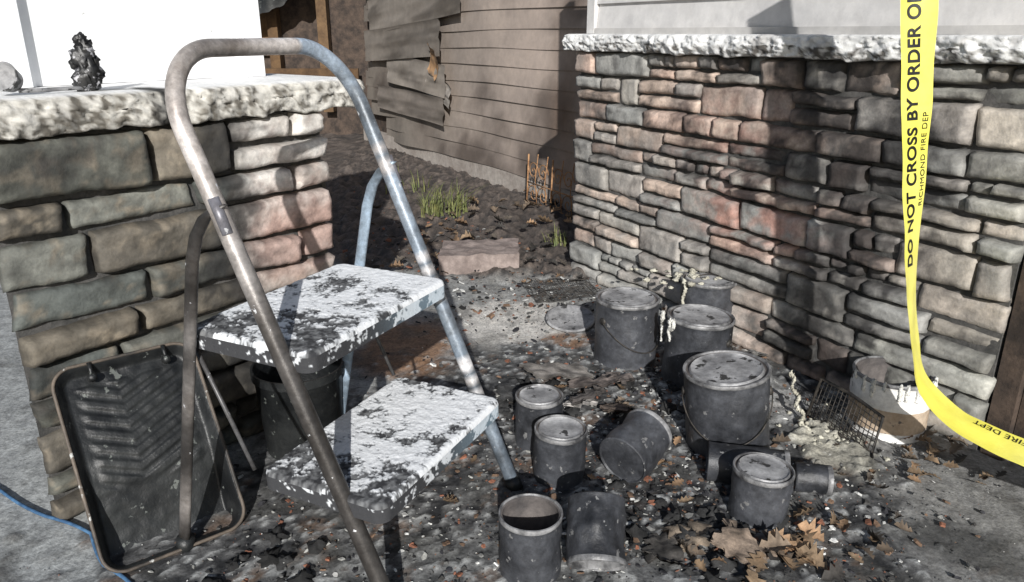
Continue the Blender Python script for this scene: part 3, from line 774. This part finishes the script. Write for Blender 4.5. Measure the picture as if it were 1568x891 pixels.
# ---------------------------------------------------------------- caution tape
tape=empty('caution_tape')
ctr=[(.762,1.60,1.35),(.778,1.58,1.15),(.79,1.56,1.01),(.812,1.52,.72),(.832,1.49,.47),(.850,1.46,.33),(.862,1.44,.265),(.882,1.41,.228),(.91,1.36,.202),(.95,1.32,.188),(.99,1.28,.180),(1.06,1.2,.175),(1.2,1.05,.18)]
wd=[(1,.1,0),(1,.1,0),(1,.15,0),(.85,.5,0),(.6,.8,.0),(.5,.85,.05),(.5,.82,.08),(.52,.80,.10),(.55,.78,.14),(.55,.78,.16),(.55,.76,.18),(.6,.7,.2),(.6,.7,.2)]
def cr(L_,t):
    n=len(L_)-1; x=t*n; i=min(int(x),n-1); f=x-i
    p=[Vector(L_[max(0,min(n,i+k))]) for k in(-1,0,1,2)]
    return .5*((2*p[1])+(p[2]-p[0])*f+(2*p[0]-5*p[1]+4*p[2]-p[3])*f*f+(3*p[1]-p[0]-3*p[2]+p[3])*f**3)
NS=240; cen=[cr(ctr,i/NS) for i in range(NS+1)]; wid=[cr(wd,i/NS).normalized() for i in range(NS+1)]
cum=[0]
for i in range(NS): cum.append(cum[-1]+(cen[i+1]-cen[i]).length)
TW=.076
def tapept(dist,off,lift=0):
    lo,hi=0,NS
    while hi-lo>1:
        m=(lo+hi)//2
        if cum[m]<=dist: lo=m
        else: hi=m
    f=clamp((dist-cum[lo])/(cum[hi]-cum[lo]+1e-9)); p=cen[lo].lerp(cen[hi],f); w=wid[lo].lerp(wid[hi],f).normalized()
    t=(cen[hi]-cen[lo]).normalized(); w=(w-t*w.dot(t)).normalized(); n=w.cross(t).normalized()
    if n.y>0: n=-n
    n2=n*(.003*math.sin(off/TW*3)+.0030*N(dist*12,off*30,2))
    return p+w*off+n2+n*lift
mb=MB(); mb.grid(NS,8,lambda u,v:tapept(u*cum[-1]*.999,(v-.5)*TW)); mb.obj('ribbon',M_tape,tape)
def tapetext(txt,size,start,base,name,bold=0):
    cu=bpy.data.curves.new(name,'FONT'); cu.body=txt; cu.size=size; cu.space_character=1.05; cu.offset=bold
    o=bpy.data.objects.new(name,cu); coll.objects.link(o)
    bpy.context.view_layer.update()
    me=bpy.data.meshes.new_from_object(o.evaluated_get(bpy.context.evaluated_depsgraph_get()))
    bpy.data.objects.remove(o)
    import bmesh
    bm=bmesh.new(); bm.from_mesh(me)
    bmesh.ops.triangulate(bm,faces=bm.faces)
    bmesh.ops.subdivide_edges(bm,edges=[e for e in bm.edges if e.calc_length()>.012],cuts=2)
    dead=[v for v in bm.verts if start-v.co.x<.002]
    bmesh.ops.delete(bm,geom=dead,context='VERTS')
    for v in bm.verts:
        d=start-v.co.x
        off=base-v.co.y
        v.co=tapept(clamp(d,0.001,cum[-1]*.999),off,.0015)
    bm.to_mesh(me); bm.free()
    me.materials.clear(); me.materials.append(M_ink)
    q=bpy.data.objects.new(name,me); coll.objects.link(q); q.parent=tape
def dist_at_z(z):
    for i in range(NS):
        if cen[i].z<=z: return cum[i]
tapetext('DO NOT CROSS BY ORDER OF DEPT',.037,dist_at_z(.495),.002,'lettering',bold=.0010)
tapetext('RICHMOND FIRE DEP',.019,dist_at_z(.62),.029,'small_lettering')
tapetext('RICHMOND FIRE DEPT',.021,dist_at_z(.265)+.36,.030,'small_lettering_repeat')

# ---------------------------------------------------------------- light, world, camera
el=math.radians(25); azx=-.03
w=bpy.data.worlds.new('World'); scene.world=w; w.use_nodes=True
nt=w.node_tree; bg=nt.nodes['Background']; sky=nt.nodes.new('ShaderNodeTexSky'); sky.sky_type='NISHITA'; sky.sun_disc=False
d=Vector((azx,math.cos(el),-math.sin(el)))
sky.sun_elevation=el; sky.sun_rotation=math.pi+math.atan2(d.x,d.y)
nt.links.new(sky.outputs['Color'],bg.inputs['Color']); bg.inputs['Strength'].default_value=.07
sl=bpy.data.lights.new('sun','SUN'); sl.energy=5; sl.angle=math.radians(.6); sl.color=(1,.98,.95)
so=bpy.data.objects.new('sun',sl); coll.objects.link(so)
so.rotation_euler=d.to_track_quat('-Z','Y').to_euler()
cam=bpy.data.cameras.new('camera'); cam.sensor_width=36; cam.lens=26.4; cam.clip_end=1000; cam.clip_start=.02
co=bpy.data.objects.new('camera',cam); coll.objects.link(co); co.location=(0,0,.95); co.rotation_euler=(math.radians(90-19),0,0)
scene.camera=co
scene.view_settings.view_transform='Standard'; scene.view_settings.look='None'; scene.view_settings.exposure=0
